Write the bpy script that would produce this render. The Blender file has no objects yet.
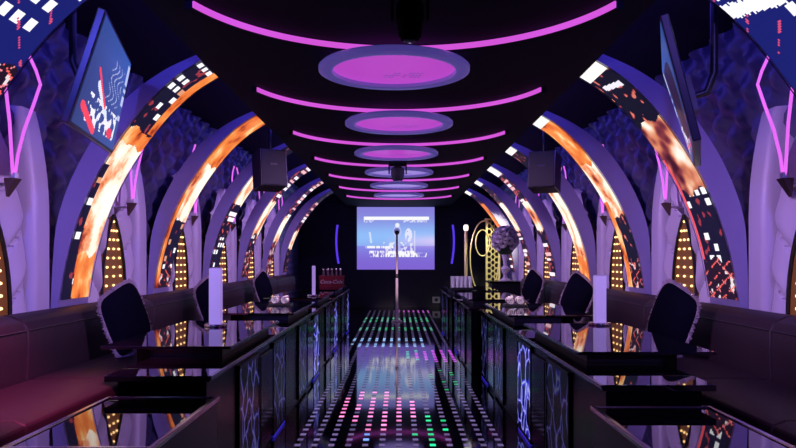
import bpy, bmesh, math, random
from mathutils import Vector, Matrix, noise
R = random.Random(7)
SC = bpy.context.scene
COL = SC.collection
PI = math.pi
F, EYE = 720.0, 1.4            # focal length in pixels of a 796 px wide frame; eye height
S = 2.1                        # spacing of the arches
YEND = 20.5                    # end wall
ORD = ['first', 'second', 'third', 'fourth', 'fifth', 'sixth', 'seventh', 'eighth']

# ------------------------------------------------------------------ materials
MATS = {}
def mat(name, base=(.5, .5, .5), rough=.5, metal=0., emit=None, strength=1., ior=1.5, coat=0., attr=False, trans=0., bump=None):
    if name in MATS: return MATS[name]
    m = bpy.data.materials.new(name); m.use_nodes = True
    nt = m.node_tree; b = nt.nodes['Principled BSDF']
    b.inputs['Base Color'].default_value = (*base, 1)
    b.inputs['Roughness'].default_value = rough
    b.inputs['Metallic'].default_value = metal
    b.inputs['IOR'].default_value = ior
    b.inputs['Coat Weight'].default_value = coat
    b.inputs['Transmission Weight'].default_value = trans
    if emit:
        b.inputs['Emission Color'].default_value = (*emit, 1)
        b.inputs['Emission Strength'].default_value = strength
    if attr:
        a = nt.nodes.new('ShaderNodeAttribute'); a.attribute_name = 'pix'
        nt.links.new(a.outputs['Color'], b.inputs['Emission Color'])
        b.inputs['Emission Strength'].default_value = strength
    if bump:
        sc_, st = bump
        tc = nt.nodes.new('ShaderNodeTexCoord'); n = nt.nodes.new('ShaderNodeTexNoise')
        n.inputs['Scale'].default_value = sc_; n.inputs['Detail'].default_value = 3
        bp = nt.nodes.new('ShaderNodeBump'); bp.inputs['Strength'].default_value = st; bp.inputs['Distance'].default_value = .01
        nt.links.new(tc.outputs['Object'], n.inputs['Vector'])
        nt.links.new(n.outputs['Fac'], bp.inputs['Height']); nt.links.new(bp.outputs['Normal'], b.inputs['Normal'])
    MATS[name] = m
    return m

def vein_mat(name, strength, seed):
    """laser-cut panel: the cut lines of a cracked branch pattern let blue light through"""
    m = bpy.data.materials.new(name); m.use_nodes = True
    nt = m.node_tree; b = nt.nodes['Principled BSDF']
    b.inputs['Base Color'].default_value = (.004, .004, .010, 1); b.inputs['Roughness'].default_value = .2; b.inputs['IOR'].default_value = 1.25
    tc = nt.nodes.new('ShaderNodeTexCoord'); mp = nt.nodes.new('ShaderNodeMapping')
    mp.inputs['Location'].default_value = (seed, seed * .7, seed * 1.3); mp.inputs['Scale'].default_value = (1, 1, .75)
    nz = nt.nodes.new('ShaderNodeTexNoise'); nz.inputs['Scale'].default_value = 5
    mx = nt.nodes.new('ShaderNodeMix'); mx.data_type = 'VECTOR'; mx.inputs['Factor'].default_value = .12
    v = nt.nodes.new('ShaderNodeTexVoronoi'); v.feature = 'DISTANCE_TO_EDGE'; v.inputs['Scale'].default_value = 6.5
    r = nt.nodes.new('ShaderNodeValToRGB'); e = r.color_ramp.elements
    e[0].position = .0; e[0].color = (.55, .6, 1, 1); e[1].position = .085; e[1].color = (0, 0, 0, 1)
    k = r.color_ramp.elements.new(.035); k.color = (.045, .035, .9, 1)
    L = nt.links.new
    L(tc.outputs['Object'], mp.inputs['Vector']); L(mp.outputs['Vector'], nz.inputs['Vector'])
    L(mp.outputs['Vector'], mx.inputs[4]); L(nz.outputs['Color'], mx.inputs[5])
    L(mx.outputs[1], v.inputs['Vector']); L(v.outputs['Distance'], r.inputs['Fac'])
    L(r.outputs['Color'], b.inputs['Emission Color']); b.inputs['Emission Strength'].default_value = strength
    return m

M_floor = mat('floor_gloss', (.005, .005, .009), .05, ior=3.0)
M_black = mat('black_paint', (.009, .009, .020), .5)
M_ceil = mat('ceiling_black', (.010, .010, .026), .75, ior=1.2)
M_gloss = mat('black_gloss', (.003, .003, .007), .25, ior=1.22)
M_glass = mat('black_glass_top', (.006, .006, .01), .02, ior=3.6)
M_silver = mat('silver_edge', (.75, .74, .78), .25, metal=1)
M_leather = mat('dark_leather', (.034, .020, .026), .50, ior=1.35, bump=(60, .12))
M_leather2 = mat('dark_leather_base', (.03, .024, .03), .5)
M_pad = mat('pale_padding', (.62, .58, .68), .42, bump=(25, .08))
M_arch = mat('arch_shell', (.35, .32, .54), .38, bump=(70, .05))  # grey-blue base carries the blue light falling on the shell
M_tuft = mat('tufted_wall', (.09, .09, .19), .30)
M_led = mat('led_screen', (.01, .01, .02), .3, ior=1.2, attr=True, strength=1.0)
M_dot = mat('floor_led', (.02, .02, .03), .2, attr=True, strength=1.0)
M_pic = mat('projected_picture', (.05, .05, .05), .8, attr=True, strength=1.0)
M_mag = mat('magenta_strip', (.3, .1, .3), .4, emit=(.66, .09, .68), strength=1.0)
M_neon = mat('pink_neon', (.3, .1, .3), .4, emit=(.80, .14, .88), strength=1.05)
M_bneon = mat('blue_neon', (.1, .1, .3), .4, emit=(.10, .04, .85), strength=1.0)
M_amber = mat('amber_board', (.16, .07, .02), .45, emit=(.20, .06, .010), strength=.35)  # weak emission stands for the bulbs' amber light on the board
M_bulb = mat('warm_bulb', (.8, .6, .3), .4, emit=(1, .62, .22), strength=2.6)
M_ring = mat('ring_acrylic', (.40, .38, .55), .3, emit=(.05, .035, .22), strength=.9)  # faint glow put in for the violet light on the rim
M_disc = mat('disc_magenta', (.3, .1, .3), .3, emit=(.44, .05, .50), strength=1.0)
M_disc2 = mat('disc_pale', (.4, .4, .6), .3, emit=(.30, .20, .62), strength=.9)
M_dark = mat('dark_plastic', (.012, .012, .016), .4)
M_head = mat('spotlight_black', (.003, .003, .005), .8, ior=1.15)
M_trim = mat('dark_trim', (.10, .10, .15), .35, metal=1)
M_dgrey = mat('dark_grille', (.03, .03, .035), .7)
M_frost = mat('frosted_acrylic', (.72, .68, .85), .35, emit=(.33, .22, .62), strength=.75)  # emission in place of violet light falling on the acrylic
M_cush = mat('navy_velvet', (.004, .004, .012), .85, ior=1.12, bump=(90, .2))
M_fringe = mat('pale_fringe', (.5, .42, .45), .8)
M_red = mat('red_plastic', (.28, .012, .018), .5)
M_white = mat('white_plain', (.8, .8, .8), .6)
M_towel = mat('white_towel', (.85, .78, .82), .9, bump=(120, .5))
M_gold = mat('gold_metal', (.85, .76, .36), .35, metal=.55)
M_wedge = mat('bronze_wedge', (.16, .10, .08), .4, metal=.5)
M_pole = mat('brushed_pole', (.88, .72, .78), .45)
M_clear = mat('clear_tumbler', (.85, .80, .95), .12, trans=.3, ior=1.4)
M_bottle = mat('dark_bottle', (.10, .05, .06), .15)
M_petal = mat('pale_petals', (.55, .48, .58), .7)
M_leaf = mat('dark_leaf', (.03, .06, .04), .6)
M_white_on = mat('lamp_white', (.9, .9, .9), .4, emit=(1, .9, .75), strength=1.3)
M_under = mat('blue_strip', (.05, .05, .2), .4, emit=(.05, .03, .9), strength=.45)
V_bright = vein_mat('branch_bright', .8, 3.1)
V_mid = vein_mat('branch_soft', .15, 8.7)
V_dim = vein_mat('branch_dim', .09, 5.3)

# ------------------------------------------------------------------ mesh builder
class MB:
    def __init__(s): s.v, s.f, s.c, s.m = [], [], [], []
    def add(s, vs, fs, col=None, mi=0):
        b = len(s.v); s.v.extend(Vector(p) for p in vs)
        for f in fs: s.f.append([b + i for i in f]); s.c.append(col); s.m.append(mi)
        return s
    def box(s, a, b, mi=0, mtx=None):
        x0, x1 = sorted((a[0], b[0])); y0, y1 = sorted((a[1], b[1])); z0, z1 = sorted((a[2], b[2]))
        vs = [Vector(p) for p in ((x0, y0, z0), (x1, y0, z0), (x1, y1, z0), (x0, y1, z0), (x0, y0, z1), (x1, y0, z1), (x1, y1, z1), (x0, y1, z1))]
        if mtx: vs = [mtx @ p for p in vs]
        return s.add(vs, [(0, 3, 2, 1), (4, 5, 6, 7), (0, 1, 5, 4), (1, 2, 6, 5), (2, 3, 7, 6), (3, 0, 4, 7)], mi=mi)
    def tube(s, pts, r, n=8, cap=True, closed=False):
        pts = [Vector(p) for p in pts]; k = len(pts); rings = []
        up = Vector((0, 0, 1)); prev = None
        for i, p in enumerate(pts):
            if closed: t = pts[(i + 1) % k] - pts[i - 1]
            else: t = pts[min(i + 1, k - 1)] - pts[max(i - 1, 0)]
            t.normalize()
            if prev is None:
                a = t.cross(up)
                if a.length < .01: a = t.cross(Vector((1, 0, 0)))
            else: a = prev - t * prev.dot(t)
            a.normalize(); prev = a; b = t.cross(a)
            rr = r[i] if isinstance(r, (list, tuple)) else r
            rings.append([p + (a * math.cos(2 * PI * j / n) + b * math.sin(2 * PI * j / n)) * rr for j in range(n)])
        vs = [p for q in rings for p in q]; fs = []
        for i in range(k if closed else k - 1):
            i2 = (i + 1) % k
            for j in range(n): fs.append((i * n + j, i * n + (j + 1) % n, i2 * n + (j + 1) % n, i2 * n + j))
        if cap and not closed: fs += [tuple(range(n)), tuple(range((k - 1) * n, k * n))]
        return s.add(vs, fs)
    def lathe(s, prof, c=(0, 0, 0), n=24, axis='z', closed=False):
        vs, fs = [], []; k = len(prof); c = Vector(c)
        for r, z in prof:
            for j in range(n):
                a = 2 * PI * j / n
                p = Vector((r * math.cos(a), r * math.sin(a), z))
                if axis == 'y': p = Vector((p.x, p.z, p.y))
                if axis == 'x': p = Vector((p.z, p.x, p.y))
                vs.append(c + p)
        for i in range(k if closed else k - 1):
            i2 = (i + 1) % k
            for j in range(n): fs.append((i * n + j, i * n + (j + 1) % n, i2 * n + (j + 1) % n, i2 * n + j))
        if not closed:
            if prof[0][0] > 1e-4: fs.append(tuple(range(n)))
            if prof[-1][0] > 1e-4: fs.append(tuple(range((k - 1) * n, k * n)))
        return s.add(vs, fs)
    def prism(s, poly, y0, y1):
        """poly in (x, z), extruded along y"""
        n = len(poly)
        vs = [(x, y0, z) for x, z in poly] + [(x, y1, z) for x, z in poly]
        fs = [tuple(range(n)), tuple(range(n, 2 * n))] + [(i, (i + 1) % n, n + (i + 1) % n, n + i) for i in range(n)]
        return s.add(vs, fs)
    def grid(s, nu, nv, fn, colfn=None):
        b = len(s.v)
        for j in range(nv + 1):
            for i in range(nu + 1): s.v.append(Vector(fn(i / nu, j / nv)))
        for j in range(nv):
            for i in range(nu):
                q = b + j * (nu + 1) + i
                s.f.append([q, q + 1, q + nu + 2, q + nu + 1]); s.m.append(0)
                s.c.append(colfn((i + .5) / nu, (j + .5) / nv) if colfn else None)
        return s
    def move(s, d):
        d = Vector(d); s.v = [p + d for p in s.v]; return s
    def xf(s, m): s.v = [m @ p for p in s.v]; return s
    def build(s, name, mats, parent=None, smooth=None, bevel=0, rel=True):
        me = bpy.data.meshes.new(name)
        off = parent_pos(parent) if (parent and rel) else Vector((0, 0, 0))
        me.from_pydata([tuple(p - off) for p in s.v], [], s.f)
        for m in (mats if isinstance(mats, (list, tuple)) else [mats]): me.materials.append(m)
        if any(s.m): me.polygons.foreach_set('material_index', s.m)
        if any(c is not None for c in s.c):
            at = me.color_attributes.new('pix', 'FLOAT_COLOR', 'CORNER'); arr = []
            for f, c in zip(s.f, s.c): arr += [*(c or (0, 0, 0)), 1.] * len(f)
            at.data.foreach_set('color', arr)
        else:
            bm = bmesh.new(); bm.from_mesh(me); bmesh.ops.recalc_face_normals(bm, faces=bm.faces); bm.to_mesh(me); bm.free()
        if smooth:
            me.polygons.foreach_set('use_smooth', [True] * len(me.polygons)); me.set_sharp_from_angle(angle=math.radians(smooth))
        me.update()
        o = bpy.data.objects.new(name, me); COL.objects.link(o)
        if parent: o.parent = parent
        if bevel:
            b = o.modifiers.new('bevel', 'BEVEL'); b.width = bevel; b.segments = 2; b.limit_method = 'ANGLE'
        return o
def parent_pos(p):
    v = Vector((0, 0, 0))
    while p: v += p.location; p = p.parent
    return v
def tag(o, label, cat, group=None, kind=None):
    if label: o['label'] = label
    if cat: o['category'] = cat
    if group: o['group'] = group
    if kind: o['kind'] = kind
    return o
def thing(name, loc, label, cat, group=None):
    o = bpy.data.objects.new(name, None); COL.objects.link(o); o.location = loc
    return tag(o, label, cat, group)
def struct(mb, name, m, parent=None, **k):
    o = mb.build(name, m, parent, **k)
    if not parent: o['kind'] = 'structure'
    return o
def catmull(pts, n):
    P = [Vector((*p, 0)) for p in pts]; out = []
    for i in range(n + 1):
        t = i / n * (len(P) - 1); k = min(int(t), len(P) - 2); u = t - k
        p0, p1, p2, p3 = P[max(k - 1, 0)], P[k], P[k + 1], P[min(k + 2, len(P) - 1)]
        q = .5 * ((2 * p1) + (p2 - p0) * u + (2 * p0 - 5 * p1 + 4 * p2 - p3) * u * u + (3 * p1 - p0 - 3 * p2 + p3) * u ** 3)
        out.append((q.x, q.y))
    return out
def copy_tree(o, parent=None):
    c = o.copy(); COL.objects.link(c); c.parent = parent
    for ch in list(o.children): copy_tree(ch, c)
    return c
def nz(x, y, z=0.): return noise.noise(Vector((x, y, z)))
def hsh(*a):
    x = math.sin(sum(v * k for v, k in zip(a, (12.9898, 78.233, 37.719, 9.131)))) * 43758.5453
    return x - math.floor(x)

# ------------------------------------------------------------------ room shell
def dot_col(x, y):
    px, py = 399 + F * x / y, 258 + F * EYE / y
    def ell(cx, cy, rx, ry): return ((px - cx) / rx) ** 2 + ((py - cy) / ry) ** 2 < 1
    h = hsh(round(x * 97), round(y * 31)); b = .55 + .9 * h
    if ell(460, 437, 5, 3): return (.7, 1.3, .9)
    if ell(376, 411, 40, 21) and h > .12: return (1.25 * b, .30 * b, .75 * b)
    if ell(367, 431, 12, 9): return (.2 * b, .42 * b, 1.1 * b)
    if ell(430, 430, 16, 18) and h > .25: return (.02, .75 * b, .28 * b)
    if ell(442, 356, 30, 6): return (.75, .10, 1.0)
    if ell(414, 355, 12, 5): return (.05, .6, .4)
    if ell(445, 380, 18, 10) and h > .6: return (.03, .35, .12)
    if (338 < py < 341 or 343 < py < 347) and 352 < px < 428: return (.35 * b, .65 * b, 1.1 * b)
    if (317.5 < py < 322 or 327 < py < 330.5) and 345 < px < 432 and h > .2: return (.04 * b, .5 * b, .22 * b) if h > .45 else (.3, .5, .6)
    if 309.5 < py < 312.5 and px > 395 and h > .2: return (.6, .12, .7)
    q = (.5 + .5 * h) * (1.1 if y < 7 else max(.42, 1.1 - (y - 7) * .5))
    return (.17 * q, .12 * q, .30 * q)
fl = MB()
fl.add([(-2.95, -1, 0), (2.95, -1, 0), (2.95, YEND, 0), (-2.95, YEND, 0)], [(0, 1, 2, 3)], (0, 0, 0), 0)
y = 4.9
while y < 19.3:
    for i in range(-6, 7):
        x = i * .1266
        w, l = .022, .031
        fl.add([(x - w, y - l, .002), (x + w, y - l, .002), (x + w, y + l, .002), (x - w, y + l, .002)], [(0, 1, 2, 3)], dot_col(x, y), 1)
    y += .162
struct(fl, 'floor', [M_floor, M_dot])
for sx, nm in ((-1, 'left'), (1, 'right')):
    struct(MB().box((sx * 1.56, -1, .0), (sx * 2.9, YEND - .02, .2)), 'platform_' + nm, M_black)
    # tufted wall: a diamond quilt with a pleat between the cushions
    def wf(u, v, sx=sx):
        yy = -1 + u * (YEND + 1); zz = .2 + v * 3.0
        a, b = yy / .42 + zz / .34, yy / .42 - zz / .34
        d = abs(math.sin(PI * a)) * abs(math.sin(PI * b))
        top = max(0, zz - 2.1)
        return (sx * (2.93 - .10 * d ** .5 - .25 * top ** 1.5), yy, zz)
    struct(MB().grid(300, 44, wf), 'wall_' + nm, M_tuft, smooth=80)
    # outer side of the dropped ceiling
struct(MB().box((-2.95, -1, 3.2), (2.95, YEND, 3.26)), 'ceiling', M_ceil)
struct(MB().box((-1.46, -1, 2.86), (1.46, YEND - .02, 3.199)), 'ceiling_soffit', M_ceil)
struct(MB().box((-2.95, YEND, 0), (2.95, YEND + .1, 3.26)), 'wall_end', M_black)
struct(MB().box((-2.95, -1.1, 0), (2.95, -1.0, 3.26)), 'wall_behind', M_black)

# ------------------------------------------------------------------ LED arches
INN = [(2.605, .201), (2.605, .8), (2.59, 1.0), (2.53, 1.37), (2.44, 1.69), (2.31, 2.0), (2.155, 2.26), (1.985, 2.49), (1.85, 2.64), (1.68, 2.79), (1.49, 2.91)]
OUT = [(2.66, .201), (2.66, .8), (2.66, 1.1), (2.66, 1.4), (2.65, 1.68), (2.575, 1.95), (2.43, 2.25), (2.23, 2.53), (2.04, 2.70), (1.80, 2.85), (1.52, 2.97)]
NI = 80
CI, CO_ = catmull(INN, NI), catmull(OUT, NI)
CO_SIDE = {sd: [(a[0] + (b[0] - a[0]) * k, a[1] + (b[1] - a[1]) * k) for a, b in zip(CI, CO_)] for sd, k in ((-1, .72), (1, .85))}
I0 = next(i for i, p in enumerate(CI) if p[1] > 1.04)
LEDC = CI[I0:]
cum = [0]
for a, b in zip(LEDC, LEDC[1:]): cum.append(cum[-1] + math.hypot(b[0] - a[0], b[1] - a[1]))
def led_at(v):
    d = v * cum[-1]
    for i in range(len(cum) - 1):
        if d <= cum[i + 1] + 1e-9:
            t = (d - cum[i]) / (cum[i + 1] - cum[i]); a, b = LEDC[i], LEDC[i + 1]
            return a[0] + (b[0] - a[0]) * t, a[1] + (b[1] - a[1]) * t
    return LEDC[-1]
def ramp(n, stops):
    for (p0, c0), (p1, c1) in zip(stops, stops[1:]):
        if n <= p1:
            t = max(0, (n - p0) / (p1 - p0)); return tuple(a + (b - a) * t for a, b in zip(c0, c1))
    return stops[-1][1]
def px_fire(u, v, s):
    n = nz(u * 2.0, v * 7, s) * .75 + .30 * nz(u * 5, v * 19, s + 4) + .14 * nz(u * 20, v * 80, s + 2) + .63
    return ramp(n, ((.0, (.10, .01, .01)), (.16, (.40, .05, .02)), (.34, (.95, .26, .10)), (.52, (1.1, .54, .30)), (.66, (1.2, .90, .70)), (.9, (1.3, 1.15, .98))))
def px_orange(u, v, s):
    n = .5 + nz(u * 3, v * 14, s) * .7 + .22 * nz(u * 14, v * 50, s)
    return ramp(n, ((0, (.25, .02, .01)), (.25, (.85, .16, .03)), (.65, (1.05, .32, .07)), (1., (1.2, .75, .35))))
def px_win(u, v, s, dens=.30, bg=(.010, .008, .030)):
    i, j = int(u * 4), int(v * 24)
    fu, fv = u * 4 - i, v * 24 - j
    if hsh(i + 3, j + 11, s) < dens and .14 < fu < .80 and .22 < fv < .80:
        return (1.05, 1.05, 1.1) if hsh(i, j, s + 2) > .2 else (.8, .35, .2)
    if nz(u * 7, v * 30, s) > .42: return (.35, .04, .06)
    return bg
def px_red(u, v, s):
    a = (u * 2.2 + v * 22) % 1.0; b = (u * 2.2 - v * 17 + .3) % 1.0
    n = nz(u * 6, v * 30, s)
    if a < .13 and n > -.2: return (1.0, .14, .12)
    if b < .10 and n > 0: return (.9, .25, .3)
    if n > .42: return (.9, .75, .8)
    return (.02, .008, .02)
def px_dash(u, v, s):
    j = int(v * 26); h = hsh(j, s, 5)
    fv = v * 26 - j
    if h > .35 and .2 < fv < .85 and u > .1 + .3 * hsh(j, s): return (1.1, 1.0, 1.1) if h > .5 else (1, .55, .6)
    if nz(u * 7, v * 33, s) > .3: return (.8, .12, .1)
    return (.012, .008, .03)
def px_dark(u, v, s):
    n = nz(u * 8, v * 34, s)
    if n > .47: return (.8, .2, .15)
    if n > .40: return (.4, .05, .06)
    return (.008, .007, .022)
def px_cloud(u, v, s):
    n = nz(u * 2.2, v * 13, s) * .8 + .3 * nz(u * 6, v * 30, s + 4) + .45
    return ramp(n, ((.0, (.06, .008, .02)), (.25, (.30, .05, .06)), (.45, (.75, .24, .12)), (.65, (.95, .55, .36)), (.9, (1.15, 1.0, .9))))
def px_blue(u, v, s):
    i, j = int(u * 4), int(v * 15); fu, fv = u * 4 - i, v * 15 - j
    c = (1.05, 1.05, 1.1) if hsh(i + 3, j + 11, s) < (.46 if s < 30 else .30) and .22 < fu < .78 and .25 < fv < .75 else (.012, .016, .17)
    if abs((u * 1.5 + v * 9) % 1.0 - .5) < .03 and nz(u * 9, v * 30, s) > .05: c = (.7, .08, .2)
    if s < 30: return c
    w = abs(v - (.80 + .05 * u + .012 * nz(u * 20, 1, s)))
    return (1.05, 1.05, 1.15) if w < .022 and u > .12 else c
def white(u, v, s): return (1.1, 1.05, 1.0)
KINDS = dict(fire=px_fire, orange=px_orange, win=px_win, red=px_red, dash=px_dash, dark=px_dark, blue=px_blue, cloud=px_cloud, white=white)
SHOW = {
 (-1, 0): [(.5, 'fire'), (.66, 'red'), (1, 'blue')],
 (-1, 1): [(.16, 'orange'), (.60, 'fire'), (.66, 'orange'), (1, 'win')],
 (-1, 2): [(.10, 'red'), (.34, 'win'), (.66, 'fire'), (1, 'orange')],
 (-1, 3): [(.30, 'win'), (.50, 'dash'), (.82, 'fire'), (1, 'dark')],
 (-1, 4): [(.22, 'red'), (.34, 'win'), (.62, 'fire'), (1, 'dash')],
 (-1, 5): [(.30, 'red'), (.54, 'fire'), (1, 'dash')],
 (-1, 6): [(.24, 'dark'), (.44, 'fire'), (.80, 'dash'), (1, 'dark')],
 (1, 0): [(.5, 'fire'), (.6, 'red'), (1, 'blue')],
 (1, 1): [(.14, 'red'), (.40, 'win'), (.70, 'cloud'), (.945, 'dark'), (1, 'white')],
 (1, 2): [(.12, 'red'), (.36, 'dark'), (.66, 'fire'), (.945, 'orange'), (1, 'white')],
 (1, 3): [(.16, 'orange'), (.64, 'fire'), (.945, 'dark'), (1, 'white')],
 (1, 4): [(.36, 'dash'), (.62, 'fire'), (.90, 'dash'), (1, 'white')],
 (1, 5): [(.40, 'dash'), (.70, 'fire'), (.93, 'dark'), (1, 'white')],
 (1, 6): [(.34, 'dash'), (.78, 'orange'), (.93, 'dark'), (1, 'white')],
}
def led_color(sx, k):
    zones = SHOW[(sx, k)]
    def fn(u, v):
        s = k * 7.3 + (31 if sx > 0 else 0)
        vv = v + (.03 * nz(u * 4, v * 5, s + 9) if v < .9 else 0)
        # edge accents that run along the strip
        if (sx, k) == (-1, 1):
            if u > .80 - .1 * v and .66 < v: return px_orange(u, v, s)
            if u < .34 - .35 * v and v < .5: return px_win(u, v, s, .25)
        if (sx, k) == (-1, 2) and u < .2 and v < .5: return px_orange(u, v, s)
        if (sx, k) == (1, 2) and u > .70 and v < .45: return px_orange(u, v, s)
        if (sx, k) == (1, 1) and .14 < v < .55 and u > .9: return (.9, .1, .12)
        if (sx, k) == (1, 1) and .86 < v < .93 and .15 < u < .85 and abs(v - .885 - .03 * (u - .5)) < .012: return (.95, .9, 1.)
        for top, kind in zones:
            if vv <= top or top == 1: return KINDS[kind](u, v, s)
    return fn
LOOK = {
 (-1, 0): 'blue with white squares overhead', (-1, 1): 'cream and orange glow, white squares near tip',
 (-1, 2): 'glowing orange up to its tip', (-1, 3): 'half hidden by the hanging speaker',
 (-1, 4): 'orange middle under white dashes', (-1, 5): 'red foot and white dashes', (-1, 6): 'farthest and mostly dark',
 (1, 0): 'blue with a white streak overhead', (1, 1): 'white squares below a cloudy orange picture',
 (1, 2): 'orange upper half and white tip', (1, 3): 'orange foot and black upper half',
 (1, 4): 'white dashes around a glowing middle', (1, 5): 'dashes below, dark above and white tip', (1, 6): 'farthest, orange with white tip'}
for sx, nm in ((-1, 'left'), (1, 'right')):
    for k in range(7):
        y0 = S * (1.6 + k); y1 = y0 + .52; CO = CO_SIDE[sx]
        t = thing('led_arch', (sx * 2.63, y0 + .26, .2), f'arch on {nm} wall, {ORD[k]} from near end, {LOOK[(sx, k)]}', 'arch', 'lit arches along both walls')
        m = MB(); n = NI + 1
        vs = [(sx * x, y0, z) for x, z in CI] + [(sx * x, y0, z) for x, z in CO] + [(sx * x, y1, z) for x, z in CI] + [(sx * x, y1, z) for x, z in CO]
        fs = []
        for i in range(NI):
            fs += [(i, i + 1, n + i + 1, n + i), (2 * n + i, 2 * n + i + 1, 3 * n + i + 1, 3 * n + i), (i, i + 1, 2 * n + i + 1, 2 * n + i), (n + i, n + i + 1, 3 * n + i + 1, 3 * n + i)]
        fs += [(0, n, 3 * n, 2 * n), (NI, n + NI, 3 * n + NI, 2 * n + NI)]
        m.add(vs, fs).build('arch_body', M_arch, t, smooth=35)
        def pf(u, v, sx=sx, y0=y0):
            x, z = led_at(v); x2, z2 = led_at(min(1, v + .01)); x1, z1 = led_at(max(0, v - .01))
            tx, tz = x2 - x1, z2 - z1; L = math.hypot(tx, tz)
            return (sx * (x - tz / L * .008), y0 + .02 + u * .48, z + tx / L * .008)
        o = MB().grid(34 if k < 3 else 24, 190 if k < 3 else 110, pf, led_color(sx, k)).build('led_screen', M_led, t)
        # thin metal edge at each side of the screen
        for q in (.006, .514):
            e = MB().grid(1, 60, lambda u, v, q=q: ((lambda p: (sx * (p[0] - .012), y0 + q + (u - .5) * .012, p[1] - .004))(led_at(v))))
            e.build('edge_trim', M_trim, t)

# ------------------------------------------------------------------ padded niches between the arches
def niche_half(z):
    if z < .95: return .28
    return max(0., .28 * (1 - ((z - .95) / .87) ** 2.5))
bulb_mesh = None
for sx, nm in ((-1, 'left'), (1, 'right')):
    for k in range(6):
        N = S * (2.6 + k); yc = N - .75
        t = thing('wall_niche', (sx * 2.8, yc, .2), f'pointed amber bulb niche in pale padding on {nm} wall, {ORD[k]} from the near end', 'wall niche', 'padded niches between the arches')
        # amber board
        lens = [(niche_half(z), z) for z in [.211 + i * (1.80 - .211) / 40 for i in range(41)]]
        lens = [(w, z) for w, z in lens if w > .004]
        def lensmesh(grow, xa, xb):
            pts = [(w + grow, z) for w, z in lens] + [(-(w + grow), z) for w, z in reversed(lens)]
            n = len(pts)
            return MB().add([(sx * xa, yc + p, z) for p, z in pts] + [(sx * xb, yc + p, z) for p, z in pts], [tuple(range(n)), tuple(range(n, 2 * n))] + [(i, (i + 1) % n, n + (i + 1) % n, n + i) for i in range(n)])
        lensmesh(-.012, 2.80, 2.705).build('niche_board', M_amber, t)
        rimm = MB(); pts = [(X_, yc + w, z) for w, z in lens for X_ in (sx * 2.695,)] + [(sx * 2.695, yc - w, z) for w, z in reversed(lens)]
        rimm.tube(pts, .014, 6).build('niche_rim', M_dark, t, smooth=60)
        # padded petals either side of the niche, with slanting pleats
        for side, w0 in ((-1, .47), (1, .215)):
            def pf(u, v, side=side, w0=w0):
                z = .21 + v * 2.25
                inner = niche_half(z)
                shrink = 1 if z < 1.6 else max(.06, 1 - ((z - 1.6) / .9) ** 1.6)
                outer = .28 + w0 * shrink if z < 1.6 else max(inner + .02, (.28 + w0) * shrink)
                w = inner + (outer - inner) * u
                a = -(z - (.30 if w0 > .3 else .24) * u) / .35
                f_ = a - math.floor(a); seg = (1 - f_ ** 9) * (.62 + .38 * min(1, f_ / .7))
                uu = .10 + .86 * u; bul = math.sin(PI * uu) ** .28
                return (sx * (2.83 - (.02 + .165 * bul * (.36 + .64 * seg))), yc + side * w, z)
            MB().grid(16, 190, pf).build('padded_panel', M_pad, t, smooth=60)
        # smooth pilaster against the next arch
        def qf(u, v):
            z = .21 + v * 2.3
            ang = u * PI
            tp = 0 if z < 1.7 else (z - 1.7) ** 2 * .16
            return (sx * (2.83 - .18 * min(1, math.sin(min(ang, 2.2)) * 1.6) ** .6 + tp), yc + .50 + .246 * u, z)
        MB().grid(10, 40, qf).build('pilaster_pad', M_pad, t, smooth=60)
        # bulbs
        for r in range(10):
            z = .97 + r * .086
            hw = niche_half(z)
            for c in (-1, 0, 1):
                if hw < .035 or (c and hw < .10): continue
                yy = yc + c * min(.17, hw * .62) 
                if bulb_mesh is None:
                    b = MB().lathe([(0, .015), (.008, .012), (.012, 0), (.010, -.006)], axis='x', n=10)
                    ob = b.build('bulb', M_bulb, t, rel=False, smooth=60); bulb_mesh = ob.data
                else:
                    ob = bpy.data.objects.new('bulb', bulb_mesh); COL.objects.link(ob); ob.parent = t
                ob.location = Vector((sx * 2.701, yy, z)) - t.location
                ob.scale = (-sx, 1, 1)
        # V of pink neon on a wedge
        tn = thing('neon_sconce', (sx * 2.6, yc, 1.85), f'V shaped pink neon tubes above the {ORD[k]} niche on the {nm} wall', 'neon light', 'pink neon tubes on the walls')
        MB().add([(sx * 2.56, yc - .045, 1.92), (sx * 2.56, yc + .045, 1.92), (sx * 2.49, yc + .045, 1.92), (sx * 2.49, yc - .045, 1.92), (sx * 2.56, yc - .02, 1.80), (sx * 2.56, yc + .02, 1.80)],
                 [(0, 1, 2, 3), (0, 3, 4), (1, 5, 2), (3, 2, 5, 4), (0, 4, 5, 1)]).build('wedge_bracket', M_wedge, tn)
        MB().tube([(sx * 2.561, yc, 1.88), (sx * 2.80, yc, 1.88)], .010, 8).build('mount_arm', M_pad, tn, smooth=60)
        X = sx * 2.52
        MB().tube([(X, yc + .01, 1.925), (X, yc + .05, 2.08), (X, yc + .13, 2.26), (X, yc + .25, 2.45), (X, yc + .35, 2.62), (X, yc + .29, 2.70), (X, yc + .17, 2.80)], .011, 8).build('neon_tube', M_neon, tn, smooth=60)
        MB().tube([(X, yc - .01, 1.925), (X, yc - .03, 2.10), (X, yc - .05, 2.28), (X, yc - .09, 2.46), (X, yc - .14, 2.60), (X, yc - .10, 2.70), (X, yc + .0, 2.80)], .011, 8).build('neon_tube', M_neon, tn, smooth=60)
        MB().box((sx * 2.50, yc - .022, 1.921), (sx * 2.54, yc + .022, 1.96)).build('socket', M_white, tn, bevel=.004)

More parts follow.
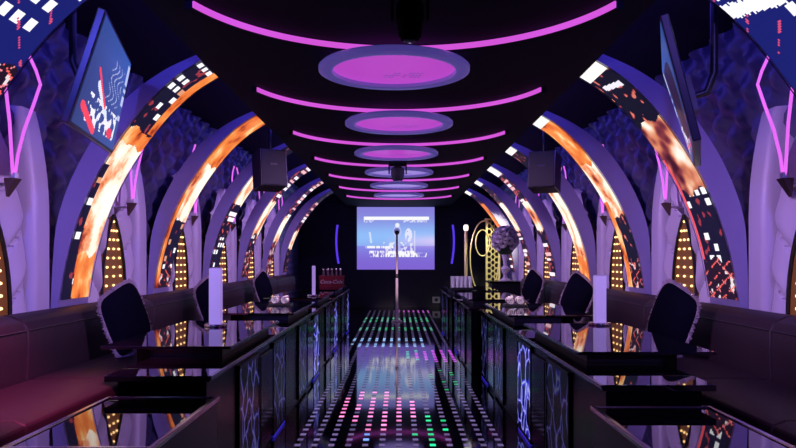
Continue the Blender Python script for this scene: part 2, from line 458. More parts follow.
# ------------------------------------------------------------------ ceiling: arcs and ring lamps
for k in range(7):
    ym = 2.35 * S + k * S; yc = ym - 1.25
    t = thing('ceiling_arc', (0, ym, 2.86), f'magenta light arc under the black ceiling, {ORD[k]} from the near end', 'ceiling light', 'magenta arcs on the ceiling')
    hw_ = 72 if k == 0 else 74; ox = .03 if k == 0 else 0
    aa = [math.radians(90 - hw_ + 2 * hw_ * i / 60) for i in range(61)]
    def ring(r0, r1, z0, z1):
        m = MB(); vs, fs = [], []
        for a in aa:
            c, s_ = math.cos(a), math.sin(a)
            vs += [(ox + r0 * c, yc + r0 * s_, z0), (ox + r1 * c, yc + r1 * s_, z0), (ox + r1 * c, yc + r1 * s_, z1), (ox + r0 * c, yc + r0 * s_, z1)]
        for i in range(60):
            for j in range(4): fs.append((i * 4 + j, i * 4 + (j + 1) % 4, i * 4 + 4 + (j + 1) % 4, i * 4 + 4 + j))
        fs += [(0, 1, 2, 3), (240, 241, 242, 243)]
        return m.add(vs, fs)
    ring(1.262, 1.31, 2.812, 2.859).build('fascia', M_ceil, t, smooth=40)
    ring(1.25, 1.261, 2.818, 2.854).build('light_strip', M_mag, t, smooth=40)
for k in range(6):
    yc = 2.5 * S + k * S
    rx = -.035 if k in (0, 2) else 0
    t = thing('ring_lamp', (rx, yc, 2.86), f'round ceiling disc with {"magenta" if k < 3 else "pale violet"} face, {ORD[k]} from the near end', 'ceiling lamp', 'round discs down the ceiling')
    MB().lathe([(.548, 2.755), (.55, 2.782), (.53, 2.80), (.455, 2.80), (.445, 2.79), (.45, 2.752), (.465, 2.748), (.535, 2.748)], (rx, yc, 0), 72, closed=True).build('rim', M_ring, t, smooth=50)
    MB().lathe([(0, 2.776), (.444, 2.776), (.444, 2.795), (0, 2.795)], (rx, yc, 0), 72).build('glowing_face', M_disc if k < 3 else M_disc2, t, smooth=40)
    MB().lathe([(.12, 2.80), (.12, 2.8595)], (rx, yc, 0), 24).build('mount', M_dark, t, smooth=40)
    g = MB()
    for i in range(-4, 6):
        for j in range(3):
            if hsh(i, j, k) > .25:
                x = rx + .03 + i * .028 + j * .012; yy = yc + .20 - j * .055
                g.add([(x, yy, 2.7745), (x + .012, yy, 2.7745), (x + .022, yy + .035, 2.7745), (x + .010, yy + .035, 2.7745)], [(0, 1, 2, 3)])
    g.build('reflection_dashes', M_ring, t)  # pale dashes drawn for a reflection on the disc face
# moving head spotlights
def moving_head(y, x, drop, scale, label):
    t = thing('moving_head_spotlight', (x, y, 2.86), label, 'stage light', None)
    z = 2.859
    MB().box((x - .10 * scale, y - .09 * scale, z - .07 * scale), (x + .10 * scale, y + .09 * scale, z)).build('base', M_head, t, bevel=.01)
    yo = MB()
    for s_ in (-1, 1): yo.box((x + s_ * .10 * scale, y - .03, z - drop + .10), (x + s_ * .085 * scale, y + .03, z - .07 * scale))
    yo.box((x - .10 * scale, y - .03, z - .085 * scale), (x + .10 * scale, y + .03, z - .07 * scale))
    yo.build('yoke', M_head, t, bevel=.004)
    c = z - drop + .11
    MB().lathe([(0, -.11), (.045 * scale, -.11), (.06 * scale, -.09), (.075 * scale, .0), (.07 * scale, .07), (.04 * scale, .10), (0, .105)], (x, y, c), 24).build('lamp_head', M_head, t, smooth=40)
    MB().lathe([(0, -.004), (.036 * scale, 0), (.036 * scale, .005)], (x, y, c - .117), 20).build('lens', mat('lens', (.1, .1, .15), .05), t, smooth=40)
moving_head(3.6, .055, .37, .95, 'dark moving head spotlight hanging nearest, ahead of the first ceiling disc')
moving_head(10.55, -.02, .33, 1.35, 'small dark moving head spotlight hanging before the fourth ceiling disc')

# ------------------------------------------------------------------ tables
def table(sx, nm, i, y0, xo, front, second):
    X = lambda v: sx * (v + xo)
    t = thing('bar_table', (X(1.2), y0 + 1.2, 0), f'black glass topped bar table on the {nm} of the aisle, {ORD[i]} from the near end', 'table', 'black bar tables along the aisle')
    MB().box((X(.985), y0 + .02, .001), (X(1.44), y0 + 2.56, .768)).build('cabinet', M_gloss, t, bevel=.006)
    MB().box((X(.96), y0, .77), (X(1.50), y0 + 2.57, .80)).build('shelf_top', M_glass, t, bevel=.003)
    MB().box((X(.952), y0, .782), (X(.959), y0 + 2.57, .800)).build('edge_trim', M_silver, t)
    for (a, b, vm) in ((.74, 1.34, front), (1.93, 2.50, second)):
        p = MB().box((X(.972), y0 + a, .05), (X(.984), y0 + b, .72)).build('branch_panel', vm, t)
        fr = MB()
        for (u0, v0, u1, v1) in ((a - .025, .03, a, .74), (b, .03, b + .025, .74), (a - .025, .72, b + .025, .745), (a - .025, .025, b + .025, .05)):
            fr.box((X(.968), y0 + u0, v0), (X(.985), y0 + u1, v1))
        fr.build('panel_frame', M_gloss, p)
    MB().box((X(.968), y0 + 1.40, .06), (X(.983), y0 + 1.86, .71)).build('plain_panel', mat('mirror_panel', (.035, .03, .09), .12, metal=1), t, bevel=.004)
    MB().box((X(.972), y0 + 1.95, .004), (X(.984), y0 + 2.48, .040)).build('light_strip', M_under, t)  # glowing strip added for the blue glow low on the cabinet
    MB().box((X(1.08), y0 + .74, .801), (X(1.52), y0 + 2.3, .848)).build('riser', M_black, t)
    MB().box((X(1.60), y0 + 1.0, .201), (X(1.70), y0 + 2.1, .848)).build('support', M_black, t, bevel=.006)
    tp = MB().box((X(1.02), y0 + .68, .85), (X(1.80), y0 + 2.45, .868)).build('glass_top', M_glass, t, bevel=.002)
    MB().box((X(1.014), y0 + .68, .851), (X(1.0195), y0 + 2.45, .866)).build('edge_trim', mat('violet_edge', (.35, .33, .5), .2, metal=1), tp)
OFF = {1: (0, 0, -.12, -.16), -1: (0, 0, 0, 0)}
for sx, nm, ys in ((-1, 'left', 3.66), (1, 'right', 3.40)):
    for i in range(4):
        if sx > 0: fa, fb = (V_dim, V_bright) if i == 0 else (V_dim, V_mid)
        else: fa, fb = (V_mid, V_dim) if i == 0 else (V_dim, V_bright)
        table(sx, nm, i, ys + 2.6 * i, OFF[sx][i], fa, fb)
# low framed display tables nearest the camera
for sx, nm, y0, y1 in ((-1, 'left', 2.62, 3.60), (1, 'right', 2.45, 3.37)):
    xa, xb = .895, 1.455
    t = thing('display_table', (sx * 1.17, (y0 + y1) / 2, 0), f'low display table with metal framed glass top, front {nm} beside the sofa', 'table', 'low glass tables in front')
    MB().box((sx * (xa + .01), y0 + .01, .001), (sx * (xb - .01), y1 - .01, .687)).build('cabinet', mat('dark_violet_lacquer', (.018, .012, .03), .35), t, bevel=.006)
    fr = MB()
    for a, b in (((xa, y0), (xa + .025, y1)), ((xb - .025, y0), (xb, y1)), ((xa + .025, y0), (xb - .025, y0 + .025)), ((xa + .025, y1 - .025), (xb - .025, y1))):
        fr.box((sx * a[0], a[1], .688), (sx * b[0], b[1], .71))
    fr.build('metal_frame', mat('dull_frame', (.55, .50, .60), .22, metal=1), t, bevel=.004)
    MB().box((sx * (xa + .03), y0 + .03, .6875), (sx * (xb - .03), y1 - .03, .704)).build('glass_top', M_glass, t)

# ------------------------------------------------------------------ sofas
for sx, nm, ns in ((-1, 'left', 6), (1, 'right', 5)):
    for i in range(ns):
        ya, yb = 2.25 + 2.4 * i + .006, 2.25 + 2.4 * (i + 1) - .006
        t = thing('sofa_section', (sx * 2.2, (ya + yb) / 2, .2), f'dark leather sofa section along the {nm} wall, {ORD[i]} from the near end', 'sofa', 'sofa sections along the walls')
        MB().prism([(sx * 1.84, .201), (sx * 2.56, .201), (sx * 2.56, .43), (sx * 1.80, .43)], ya, yb).build('sofa_base', M_leather2, t, bevel=.008)
        for j in range(2):
            q0, q1 = ya + (yb - ya) / 2 * j + .003, ya + (yb - ya) / 2 * (j + 1) - .003
            MB().prism([(sx * 1.80, .432), (sx * 2.40, .432), (sx * 2.39, .615), (sx * 2.1, .625), (sx * 1.85, .62), (sx * 1.79, .595), (sx * 1.775, .53)], q0, q1).build('seat_cushion', M_leather, t, smooth=50, bevel=.012)
        MB().prism([(sx * 2.403, .432), (sx * 2.405, .65), (sx * 2.395, .80), (sx * 2.40, .93), (sx * 2.43, .985), (sx * 2.50, 1.02), (sx * 2.57, 1.03), (sx * 2.585, 1.0), (sx * 2.58, .432)], ya, yb).build('backrest', M_leather, t, smooth=50, bevel=.012)
        MB().tube([(sx * 2.398, ya + .01, .93), (sx * 2.398, yb - .01, .93)], .006, 6).build('piping', M_leather2, t, smooth=60)

# cushions standing on a corner against the sofa back
def cushion(loc, sx, az, roll, lean, size, label):
    t = thing('throw_cushion', loc, label, 'cushion', 'dark fringed cushions on the sofas')
    h = size / 2
    def pt(u, v, sg):
        a, b = 2 * u - 1, 2 * v - 1
        e = (1 - abs(a) ** 2.6) * (1 - abs(b) ** 2.6)
        k = 1 - .09 * (1 - abs(a) ** 2) * 0
        cr = 1 - .13 * (a * a * b * b) ** 2
        px = a * h * cr; pz = b * h * cr
        return Vector((sg * .085 * max(0, e) ** .55, px, pz))
    rot = Matrix.Rotation(az, 4, 'Z') @ Matrix.Rotation(lean, 4, 'Y') @ Matrix.Rotation(roll, 4, 'X')
    m = MB().grid(16, 16, lambda u, v: pt(u, v, 1)).grid(16, 16, lambda u, v: pt(u, v, -1)).xf(rot)
    low = min(p.z for p in m.v)
    m.move(Vector(loc) - Vector((0, 0, low - .006)))
    m.build('pillow_body', M_cush, t, smooth=70)
    fr = MB(); rr = random.Random(5)
    us = [i / 64 for i in range(64)]
    ed = [pt(u, 0, 0) for u in us] + [pt(1, u, 0) for u in us] + [pt(1 - u, 1, 0) for u in us] + [pt(0, 1 - u, 0) for u in us]
    for p in ed:
        d = p.normalized()
        for j in range(3):
            q = p + d * (.018 + .012 * rr.random()) + Vector((rr.uniform(-.016, .016), rr.uniform(-.01, .01), rr.uniform(-.01, .01)))
            fr.tube([p * .985, q], [.0038, .0028], 4)
    fr.xf(rot).move(Vector(loc) - Vector((0, 0, low - .006 - 0)))
    mz = min(p.z for p in fr.v)
    for p in fr.v: p.z = max(p.z, loc[2] + .002)
    fr.build('fringe', M_fringe, t)
ZS = .628
def seat_pillow(sx, y, x, az, roll, size, label):
    cushion((sx * x, y, ZS), sx, math.radians(az if sx < 0 else 180 - az), math.radians(roll if sx < 0 else -roll), math.radians(-9), size, label)
seat_pillow(-1, 5.72, 2.17, -15, 20, .50, 'navy fringed cushion on the left sofa, nearest, behind the first table')
seat_pillow(-1, 8.15, 2.15, -14, 20, .48, 'navy fringed cushion on the left sofa, behind the first frosted column')
seat_pillow(-1, 11.4, 2.15, -16, 24, .48, 'navy fringed cushion on the left sofa, farthest of three')
seat_pillow(1, 5.72, 2.17, -15, 20, .50, 'navy fringed cushion on the right sofa, nearest, behind the first table')
seat_pillow(1, 8.7, 2.15, -24, 26, .50, 'navy fringed cushion on the right sofa, second, beside the frosted column')
seat_pillow(1, 11.6, 2.15, -20, 24, .50, 'navy fringed cushion on the right sofa, farthest of three')

# ------------------------------------------------------------------ things on the tables
ZT = .869
def frosted_column(x, y, h, w, label):  # frosted tower lit by its surroundings; that light is put in as glow
    t = thing('frosted_column', (x, y, ZT), label, 'table column', None)
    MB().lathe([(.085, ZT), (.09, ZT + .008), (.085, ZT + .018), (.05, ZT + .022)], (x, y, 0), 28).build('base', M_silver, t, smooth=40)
    MB().box((x - w / 2, y - w / 2, ZT + .022), (x + w / 2, y + w / 2, ZT + h)).build('column_body', M_frost, t, bevel=.006)
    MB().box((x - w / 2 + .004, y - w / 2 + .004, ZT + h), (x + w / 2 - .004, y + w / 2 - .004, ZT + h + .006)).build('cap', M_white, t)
frosted_column(-1.43, 5.62, .45, .088, 'frosted violet column on the first left table')
frosted_column(1.60, 5.74, .39, .085, 'frosted violet column on the first right table')
frosted_column(-1.19, 10.05, .42, .045, 'slim frosted column on the third left table')
def towels(x, y, nm):
    t = thing('serving_tray', (x, y, ZT), f'small dark tray under rolled towels on the second {nm} table', 'tray')
    MB().box((x - .125, y - .10, ZT), (x + .125, y + .10, ZT + .008)).build('tray_plate', M_dark, t, bevel=.003)
    rm = MB()
    for a, b in (((-.125, -.10), (.125, -.094)), ((-.125, .094), (.125, .10)), ((-.125, -.094), (-.119, .094)), ((.119, -.094), (.125, .094))):
        rm.box((x + a[0], y + a[1], ZT + .0085), (x + b[0], y + b[1], ZT + .016))
    rm.build('rim', M_dark, t)
    for j, w in ((-1, 'left one'), (1, 'right one')):
        cx = x + j * .054; r = .046; zc = ZT + .0145 + r
        q = thing('rolled_towel', (cx, y, ZT + .012), f'pale rolled towel on the second {nm} table, {w} of two', 'towel', 'rolled towels on trays')
        pts = [(cx + (r - .0035 - .0028 * a) * math.cos(a + 1), (r - .0035 - .0028 * a) * math.sin(a + 1)) for a in [i * .25 for i in range(52)]]
        m = MB(); vs = []
        for yy in (y - .085, y + .085):
            for x_, z_ in pts: vs.append((x_, yy, zc + z_))
        n = len(pts)
        m.add(vs, [(i, i + 1, n + i + 1, n + i) for i in range(n - 1)])
        ob = m.build('towel_roll', M_towel, q, smooth=60)
        so = ob.modifiers.new('thick', 'SOLIDIFY'); so.thickness = .007; so.offset = 0
        MB().lathe([(r + .001, -.02), (r + .002, -.018), (r + .002, .018), (r + .001, .02), (r - .002, .02), (r - .002, -.02)], (cx, y - .03, zc), 24, axis='y', closed=True).build('paper_band', mat('dark_band', (.25, .1, .2), .6), q, smooth=40)
towels(-1.33, 8.1, 'left')
towels(1.28, 7.95, 'right')

# soft drink crate
cx, cy = -1.24, 13.3
t = thing('drink_crate', (cx, cy, ZT), 'red soft drink crate with white script on the fourth left table', 'crate')
cb = MB(); W, D_, H = .215, .15, .205
cb.box((cx - W, cy - D_, ZT), (cx + W, cy + D_, ZT + .02))
for s_ in (-1, 1):
    cb.box((cx - W, cy + s_ * D_, ZT + .02), (cx + W, cy + s_ * (D_ - .014), ZT + H - .03))
    cb.box((cx + s_ * W, cy - D_ + .014, ZT + .02), (cx + s_ * (W - .014), cy + D_ - .014, ZT + H - .06))
cb.build('crate_body', M_red, t)
rm = MB()
for a, b in (((-W - .006, -D_ - .006), (W + .006, -D_ + .014)), ((-W - .006, D_ - .014), (W + .006, D_ + .006)), ((-W - .006, -D_ + .014), (-W + .014, D_ - .014)), ((W - .014, -D_ + .014), (W + .006, D_ - .014))):
    rm.box((cx + a[0], cy + a[1], ZT + H - .028), (cx + b[0], cy + b[1], ZT + H))
rm.build('rim', M_red, t)
cu = bpy.data.curves.new('lettering', 'FONT'); cu.body = 'Coca-Cola'; cu.size = .095; cu.align_x = 'CENTER'; cu.align_y = 'CENTER'; cu.shear = .3; cu.extrude = .002
to = bpy.data.objects.new('lettering_source', cu)
COL.objects.link(to); bpy.context.view_layer.update()
me = bpy.data.meshes.new_from_object(to.evaluated_get(bpy.context.evaluated_depsgraph_get()))
bpy.data.objects.remove(to)
lo = bpy.data.objects.new('lettering', me); COL.objects.link(lo); me.materials.clear(); me.materials.append(M_white)
lo.parent = t; lo.location = (0, -D_ - .003, .095); lo.rotation_euler = (PI / 2, 0, 0)
bot = None
for a in range(5):
    for b in range(2):
        x, y = cx + (a - 2) * .078, cy + (b - .5) * .12
        if bot is None:
            bot = thing('soda_bottle', (x, y, ZT + .021), 'dark soda bottle standing in the red crate', 'bottle', 'soda bottles in the crate')
            MB().lathe([(.026, 0), (.028, .01), (.028, .14), (.026, .18), (.013, .24), (.0125, .29)], (x, y, ZT + .022), 14).build('glass', M_bottle, bot, smooth=40)
            MB().lathe([(.0145, .291), (.0155, .305), (.012, .312)], (x, y, ZT + .022), 14).build('cap', M_silver, bot, smooth=40)
        else:
            c = copy_tree(bot); c.location = (x, y, ZT + .021)
# tray of tumblers
tx, ty = 1.03, 12.35
t = thing('glass_tray', (tx, ty, ZT), 'flat dark tray holding rows of tumblers on the fourth right table', 'tray')
MB().box((tx - .15, ty - .13, ZT), (tx + .23, ty + .13, ZT + .012)).build('tray_plate', M_dark, t, bevel=.004)
rm = MB()
for a, b in (((-.15, -.13), (.23, -.122)), ((-.15, .122), (.23, .13)), ((-.15, -.122), (-.142, .122)), ((.222, -.122), (.23, .122))):
    rm.box((tx + a[0], ty + a[1], ZT + .0125), (tx + b[0], ty + b[1], ZT + .03))
rm.build('rim', M_dark, t)
tm = None
for a in range(5):
    for b in range(3):
        x, y = tx - .106 + a * .073, ty + (b - 1) * .076
        if tm is None:
            tm = thing('tumbler', (x, y, ZT + .013), 'clear tumbler standing in the tray on the fourth right table', 'glass', 'tumblers in the tray')
            MB().lathe([(0, .012), (.026, .012), (.032, .20), (.0345, .20), (.030, .01), (.028, .0), (0, .0)], (x, y, ZT + .0135), 16).build('glass_wall', M_clear, tm, smooth=40)
            MB().lathe([(.0318, .196), (.0348, .196), (.0348, .203), (.0318, .203)], (x, y, ZT + .0135), 16, closed=True).build('rim', M_clear, tm, smooth=40)
        else:
            c = copy_tree(tm); c.location = (x, y, ZT + .013)

# ------------------------------------------------------------------ end of the room
def pic_col(u, v):
    y = 1 - v
    r, g, b = .24, .21, .70
    w = math.exp(-((y - .48) / .24) ** 2)
    r += .04 * w; g += .30 * w; b += .25 * w
    pk = math.exp(-((y - .55) / .09) ** 2) * max(0, (u - .35)) * 1.1
    r += .55 * pk; g += .12 * pk; b += .02 * pk
    if y > .62: r, g, b = r * .8 + .02, g * .6, b * .92
    def on(c, k=1.): return (r + (c[0] - r) * k, g + (c[1] - g) * k, b + (c[2] - b) * k)
    if .155 < y < .205 and .09 < u < .93: return on((1.0, 1.0, 1.0), .95)
    if .205 < y < .25 and (.08 < u < .22 or .6 < u < .9) and hsh(int(u * 90), int(y * 60)) > .4: return on((.9, .9, 1.), .7)
    body = abs(u - .52) < .035 + .02 * math.sin(y * 20) and .30 < y < .70
    if math.hypot((u - .52) * 1.25, y - .29) < .035: return on((1, 1, 1), .8)
    if math.hypot((u - .515) * 1.25, y - .385) < .05: return on((.12, .10, .32), .85)
    if body: return on((.55, .55, .95), .7)
    if math.hypot((u - .665) * 1.2, (y - .45) * .5) < .055 and nz(u * 30, y * 20, 3) > -.25: return on((.95, .88, 1.), .75)
    if abs(u - .745) < .01 and .38 < y < .72: return on((.9, .85, 1.), .5)
    if abs(u - .175 - (y - .5) * .1) < .012 and .4 < y < .58: return on((.8, .85, 1.), .7)
    if .625 < y < .665 and .11 < u < .48 and nz(u * 60, 1, 2) > -.15: return on((1, 1, 1), .9)
    if .70 < y < .80 and .16 < u < .9:
        k = nz(u * 46, y * 15, 7) + (.3 if .4 < u < .75 else 0) + .05
        if u < .75 or y > .73: return on((1, 1, 1), max(0, min(.95, .3 + k * 2.6)))
    if .56 < y < .72 and .34 < u < .72 and nz(u * 22, y * 16, 5) > .12: return on((.9, .9, 1.), .75)
    return (r, g, b)
D = 20.38
x0, x1 = (357 - 399) * D / F, (434.5 - 399) * D / F
z1, z0 = EYE + (258 - 207) * D / F, EYE + (258 - 269.5) * D / F
t = thing('projection_screen', ((x0 + x1) / 2, D, z0), 'bright blue projection screen on the end wall', 'screen')
MB().grid(170, 130, lambda u, v: (x0 + (x1 - x0) * u, D, z0 + (z1 - z0) * v), pic_col).build('screen_surface', M_pic, t)
MB().box((x0 - .07, D + .004, z0 - .07), (x1 + .07, D + .05, z1 + .07)).build('screen_frame', M_dark, t)
MB().box((x0 - .1, D - .04, z1 + .075), (x1 + .1, D + .05, z1 + .16)).build('roller_housing', M_dark, t, bevel=.01)
for s_, x, nm in ((-1, -1.72, 'left'), (1, 1.50, 'right')):
    t = thing('neon_sconce', (x, YEND - .05, 1.2), f'curved blue neon tube on the end wall {nm} of the screen', 'neon light')
    MB().tube([(x + s_ * (-.06 + .12 * math.sin(PI * (.25 + .6 * i / 16))) , YEND - .06, 2.34 - 1.1 * i / 16) for i in range(17)], .028, 8).build('neon_tube', M_bneon, t, smooth=60)
    MB().box((x - .05, YEND - .03, 1.26), (x + .05, YEND - .003, 2.32)).build('mount_plate', M_dark, t)
t = thing('wall_socket', (1.06, YEND - .02, .12), 'small pale plate low on the end wall, right of the aisle', 'wall plate')
MB().box((.95, YEND - .03, .12), (1.17, YEND - .003, .30)).build('plate_frame', mat('pale_plate', (.5, .48, .6), .5), t, bevel=.006)
MB().lathe([(0, 0), (.05, 0), (.05, .008), (0, .008)], (1.06, YEND - .039, .21), 20, axis='y').build('round_insert', M_dark, t)
# microphone stand
t = thing('microphone_stand', (-.045, 15.75, 0), 'slim pinkish microphone stand on a round base at the end of the aisle', 'microphone stand')
mx, my = -.045, 15.75
MB().lathe([(.12, .003), (.125, .02), (.10, .035), (.04, .05), (.03, .12), (.0, .12)], (mx, my, 0), 28).build('base', M_pole, t, smooth=40)
MB().tube([(mx, my, .12), (mx, my, 1.0)], .030, 12).build('lower_tube', M_pole, t, smooth=60)
MB().tube([(mx, my, 1.0), (mx, my, 1.74)], .024, 12).build('upper_tube', M_pole, t, smooth=60)
MB().lathe([(.035, .96), (.038, .97), (.038, 1.04), (.035, 1.05)], (mx, my, 0), 16).build('clutch', M_dark, t, smooth=40)
q = MB().tube([(mx, my, 1.74), (mx, my - .03, 1.80), (mx, my - .07, 1.90)], .02, 10).build('microphone_handle', M_dark, t, smooth=60)
MB().lathe([(0, -.05), (.035, -.04), (.05, 0), (.04, .04), (0, .055)], (mx, my - .08, 1.95), 16).build('microphone_head', M_dgrey, q, smooth=60)

# golden screen, lamp, console and flowers on the right
gy = 16.75
t = thing('decorative_screen', (2.15, gy, .2), 'golden lattice screen with a large ring, far end by the right wall', 'room divider')
MB().box((2.02, gy - .03, .201), (2.06, gy + .03, 2.28)).build('post', M_gold, t)
MB().box((2.31, gy - .03, .201), (2.35, gy + .03, 2.28)).build('post', M_gold, t)
MB().box((2.0, gy - .04, 2.281), (2.37, gy + .04, 2.32)).build('top_rail', M_gold, t)
lat = MB()
for j in range(15):
    for i in range(3):
        c = (2.105 + .08 * i, gy, .32 + .13 * j + .065 * (i % 2))
        lat.tube([(c[0] + .052 * math.cos(a), gy, c[2] + .078 * math.sin(a)) for a in [2 * PI * k / 16 for k in range(16)]], .010, 5, closed=True)
lat.build('lattice', M_gold, t, smooth=60)
MB().tube([(2.0 + .33 * math.cos(a) - .02, gy - .07, 1.40 + .86 * math.sin(a)) for a in [2 * PI * k / 48 for k in range(48)]], .015, 8, closed=True).build('ring', M_gold, t, smooth=60)
MB().tube([(1.95 + .16 * math.cos(a) - .02, gy - .12, 1.75 + .30 * math.sin(a)) for a in [2 * PI * k / 40 for k in range(40)]], .014, 8, closed=True).build('ring', M_gold, t, smooth=60)
t = thing('floor_lamp', (1.60, 17.2, .2), 'tall gold floor lamp with a lit white head beside the golden screen', 'floor lamp')
MB().lathe([(.14, .201), (.14, .22), (.03, .25)], (1.60, 17.2, 0), 24).build('base', M_gold, t, smooth=40)
MB().tube([(1.60, 17.2, .25), (1.60, 17.2, 2.05)], .038, 12).build('pole', M_gold, t, smooth=60)
MB().lathe([(.04, 2.05), (.055, 2.07), (.06, 2.15), (.045, 2.19), (0, 2.20)], (1.60, 17.2, 0), 20).build('lamp_head', M_white_on, t, smooth=60)
t = thing('console_table', (2.2, 15.1, .2), 'dark console table under the flowers beyond the right sofa', 'table')
MB().box((1.86, 14.78, .88), (2.58, 15.5, .92)).build('table_top', M_gloss, t, bevel=.004)
MB().box((1.92, 14.84, .30), (2.54, 15.44, .878)).build('cabinet', M_black, t)
for a, b in ((1.92, 14.84), (2.46, 14.84), (1.92, 15.36), (2.46, 15.36)): MB().box((a, b, .201), (a + .08, b + .08, .299)).build('leg', M_black, t)
fx, fy = 2.22, 15.05
t = thing('flower_vase', (fx, fy, .921), 'crystal vase with a round bouquet of pale roses on the console', 'vase')
MB().lathe([(.0, .922), (.13, .922), (.13, .94), (.05, .98), (.035, 1.05), (.09, 1.14), (.10, 1.18), (.04, 1.24), (.035, 1.32), (.085, 1.46), (.10, 1.50), (.09, 1.50), (.03, 1.34), (0, 1.34)], (fx, fy, 0), 24).build('vase', M_clear, t, smooth=40)
MB().lathe([(0, 1.46), (.12, 1.48), (.22, 1.62), (.25, 1.78), (.20, 1.95), (.1, 2.03), (0, 2.04)], (fx, fy, 0), 16).build('foliage', M_leaf, t, smooth=60)
bl = None
def rose(mb):
    for ringi, (n, r, tilt) in enumerate(((3, .02, .1), (5, .045, .5), (6, .065, .9))):
        for i in range(n):
            a = 2 * PI * i / n + ringi
            def pf(u, v, a=a, r=r, tilt=tilt):
                w = (u - .5) * 1.5; rr = r * (.35 + .65 * v) * (1 + .2 * tilt * v)
                return (rr * math.cos(a + w), rr * math.sin(a + w), (.07 - .02 * tilt) * v - .02 * tilt * v * v)
            mb.grid(4, 4, pf)
    return mb
for i in range(34):
    z = 1 - 1.55 * (i + .5) / 34; rr = math.sqrt(1 - z * z); a = i * 2.39996
    d = Vector((rr * math.cos(a), rr * math.sin(a), z))
    if bl is None:
        o = rose(MB()).build('blossom', M_petal, t, rel=False, smooth=60); bl = o
    else:
        o = bl.copy(); COL.objects.link(o); o.parent = t
    o.location = Vector((0, 0, .85)) + Vector((d.x * .23, d.y * .23, d.z * .25))
    o.rotation_mode = 'QUATERNION'; o.rotation_quaternion = d.to_track_quat('Z', 'Y')
    o.scale = (1.15, 1.15, 1.15)

# ------------------------------------------------------------------ televisions and speakers
def tv_col(u, v):
    y = 1 - v
    g_ = .5 + .5 * u - .35 * y
    r, g, b = .02 + .02 * g_, .03 + .08 * g_, .14 + .30 * g_
    if u > .93 and .04 < y < .66 and hsh(int(y * 26), 3) > .25: return (.50, .58, .95)
    def line(u0, y0, u1, y1, w):
        dx, dy = u1 - u0, y1 - y0; t_ = max(0, min(1, ((u - u0) * dx + (y - y0) * dy) / (dx * dx + dy * dy)))
        return math.hypot(u - u0 - dx * t_, y - y0 - dy * t_) < w
    if line(.22, .40, .55, .66, .018) or line(.10, .80, .42, .95, .04): return (1.0, .06, .10)
    if math.hypot((u - .80), (y - .86) * 1.2) < .07: return (.85, .05, .10)
    if line(.30, .52, .60, .72, .035): return (.8, .85, 1.)
    if .50 < u < .86 and .16 < y < .58 and abs(math.sin(u * 31 + 2.5 * math.sin(y * 22))) < .22: return (.50, .55, .85)
    if .18 < u < .92 and .64 < y < .92 and nz(u * 15, y * 12, 4) + .3 * nz(u * 40, y * 30, 2) > .02: return (.95, .92, 1.05)
    return (r, g, b)
def television(A, B, E, C, label, rodx):
    """screen corners: near top, far top, near bottom, far bottom"""
    A, B, E, C = map(Vector, (A, B, E, C))
    c = (A + B + E + C) / 4; nrm = (B - A).cross(E - A).normalized()
    if nrm.x * c.x > 0: nrm = -nrm
    t = thing('wall_tv', c, label, 'television')
    ins = lambda u, v: (A + (B - A) * u) * v + (E + (C - E) * u) * (1 - v)
    MB().grid(110, 72, lambda u, v: ins(.02 + .96 * u, .03 + .94 * v) + nrm * .003, tv_col).build('screen', M_led, t)
    vs = [ins(0, 0), ins(1, 0), ins(1, 1), ins(0, 1)]
    m = MB().add(vs + [p - nrm * .042 for p in vs], [(0, 1, 2, 3), (4, 5, 6, 7), (0, 1, 5, 4), (1, 2, 6, 5), (2, 3, 7, 6), (3, 0, 4, 7)])
    m.build('tv_body', mat('tv_shell', (.025, .025, .05), .3), t, bevel=.006)
    p = c - nrm * .06
    MB().tube([p, p - nrm * .10, p - nrm * .14 + Vector((0, 0, .1)), Vector((p.x - nrm.x * .14, p.y - nrm.y * .14, 3.195))], .022, 10).build('mount_pole', M_dark, t, smooth=60)
    bm_ = MB()
    rot = nrm.to_track_quat('Z', 'Y').to_matrix().to_4x4(); rot.translation = c - nrm * .075
    bm_.box((-.12, -.10, -.016), (.12, .10, .016), mtx=rot).build('mount_plate', M_dark, t)
television((-1.546, 3.8, 2.71), (-1.82, 4.9, 2.73), (-1.747, 3.8, 2.11), (-1.95, 4.9, 2.11), 'television tilted down on the left, showing white and red video on blue', 0)
television((1.31, 3.62, 2.62), (1.70, 4.66, 2.62), (1.49, 3.65, 1.99), (1.930, 4.70, 1.99), 'television hanging on the right, seen nearly edge on', 0)
def speaker(loc, az, sx, label):
    t = thing('hanging_speaker', loc, label, 'speaker', 'black speakers under the ceiling')
    rot = Matrix.Translation(loc) @ Matrix.Rotation(az, 4, 'Z') @ Matrix.Rotation(math.radians(-8), 4, 'X')
    MB().box((-.17, -.16, -.23), (.17, .17, .23), mtx=rot).build('cabinet', M_dark, t, bevel=.012)
    MB().box((-.155, -.172, -.215), (.155, -.161, .215), mtx=rot).build('grille', M_dgrey, t, bevel=.004)
    MB().box((-.05, -.178, .03), (.05, -.173, .05), mtx=rot).build('badge', M_silver, t)
    for s_ in (-1, 1): MB().box((s_ * .165, -.174, -.225), (s_ * .157, -.1725, .225), mtx=rot).build('edge_trim', mat('grey_trim', (.35, .35, .45), .3, metal=1), t)
    top = Vector(loc) + Vector((0, .02, .2))
    MB().tube([top, Vector((top.x, top.y, 3.195))], .02, 8).build('hanging_bracket', M_dark, t, smooth=60)
speaker((-1.60, 8.9, 2.48), math.radians(28), -1, 'black speaker hanging on the left before the third arch')
speaker((1.80, 8.9, 2.46), math.radians(-24), 1, 'black speaker hanging on the right before the third arch')

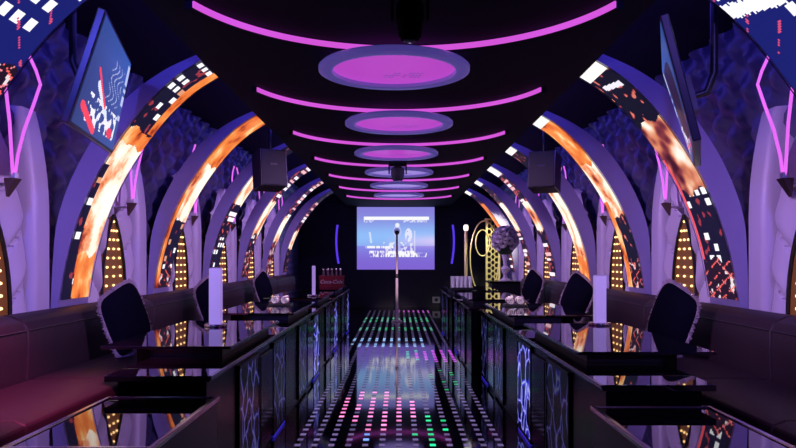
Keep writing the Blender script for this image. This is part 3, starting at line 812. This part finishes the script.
# ------------------------------------------------------------------ lights
def area(name, loc, rot, sx_, sy_, col, e, spread=180):
    l = bpy.data.lights.new(name, 'AREA'); l.shape = 'RECTANGLE'; l.size = sx_; l.size_y = sy_; l.color = col; l.energy = e
    l.spread = math.radians(spread)
    o = bpy.data.objects.new(name, l); COL.objects.link(o); o.location = loc; o.rotation_euler = rot
    return o
# unseen lights added along the dropped ceiling to wash the two walls blue
for sx in (-1, 1):
    area('wall_fill', (sx * 1.475, 9.5, 3.03), (0, sx * math.radians(-75), 0), .22, 18.5, (.10, .07, 1.0), 48)
# unseen spots added to tint and brighten walls, sofas, tables and golden screen
def spot(name, loc, target, col, e, ang, blend=.6, r=.06):
    l = bpy.data.lights.new(name, 'SPOT'); l.color = col; l.energy = e; l.spot_size = math.radians(ang); l.spot_blend = blend; l.shadow_soft_size = r
    o = bpy.data.objects.new(name, l); COL.objects.link(o); o.location = loc
    o.rotation_euler = (Vector(target) - Vector(loc)).to_track_quat('-Z', 'Y').to_euler()
    return o
# a lavender wash from the opposite edge of the dropped ceiling onto each bay of padding
for sx in (-1, 1):
    for k in range(-1, 7):
        N = S * (2.6 + k)
        spot('wall_wash', (-sx * 1.3, N - 1.75, 2.80), (sx * 2.7, N - .45, 1.45), (.66, .38, 1.0), 430, 40, .9, .05)
spot('red_spot', (-1.35, 3.2, 2.82), (-2.02, 4.0, .62), (1, .12, .42), 560, 44, .9)
spot('violet_spot', (1.0, .4, 2.75), (2.35, 4.8, .9), (.55, .28, 1), 60, 60)
spot('blue_spot', (-1.2, 1.0, 2.8), (-2.7, 4.6, 2.4), (.10, .10, 1), 240, 70)
spot('blue_spot', (1.2, 1.0, 2.8), (2.7, 4.6, 2.4), (.12, .10, 1), 140, 70)
spot('warm_fill', (1.9, 14.6, 2.8), (2.15, 16.7, 1.3), (1, .95, .60), 420, 40)  # unseen source added to brighten the golden screen
spot('table_fill', (0, 11.0, 2.8), (1.05, 12.4, .95), (.72, .55, 1), 750, 22)  # unseen source added to brighten the tumblers
spot('table_fill', (-.6, 7.4, 2.8), (-1.33, 8.1, .92), (1, .75, .95), 300, 16)  # unseen pair, here and next line, added to brighten the rolled towels
spot('table_fill', (.6, 7.3, 2.8), (1.28, 7.95, .92), (1, .75, .95), 300, 16)
spot('stand_spot', (0, 10.9, 2.6), (-.045, 15.75, .95), (1, .72, .9), 700, 12, 1.0, .03)

w = bpy.data.worlds.new('world'); SC.world = w; w.use_nodes = True
w.node_tree.nodes['Background'].inputs[0].default_value = (.012, .010, .03, 1)
w.node_tree.nodes['Background'].inputs[1].default_value = .3

# ------------------------------------------------------------------ camera
cam = bpy.data.cameras.new('camera'); co = bpy.data.objects.new('camera', cam); COL.objects.link(co)
co.location = (0, 0, EYE); co.rotation_euler = (PI / 2, 0, 0)
cam.sensor_width = 36; cam.lens = F / 796 * 36
cam.shift_y = (258 - 224) / 796; cam.shift_x = -(399 - 398) / 796
cam.clip_start = .05
SC.camera = co
SC.view_settings.view_transform = 'Standard'; SC.view_settings.look = 'None'
SC.view_settings.exposure = 0; SC.view_settings.gamma = 1
SC.cycles.use_denoising = True
SC.cycles.sample_clamp_indirect = 4
SC.cycles.max_bounces = 6; SC.cycles.glossy_bounces = 4; SC.cycles.diffuse_bounces = 3
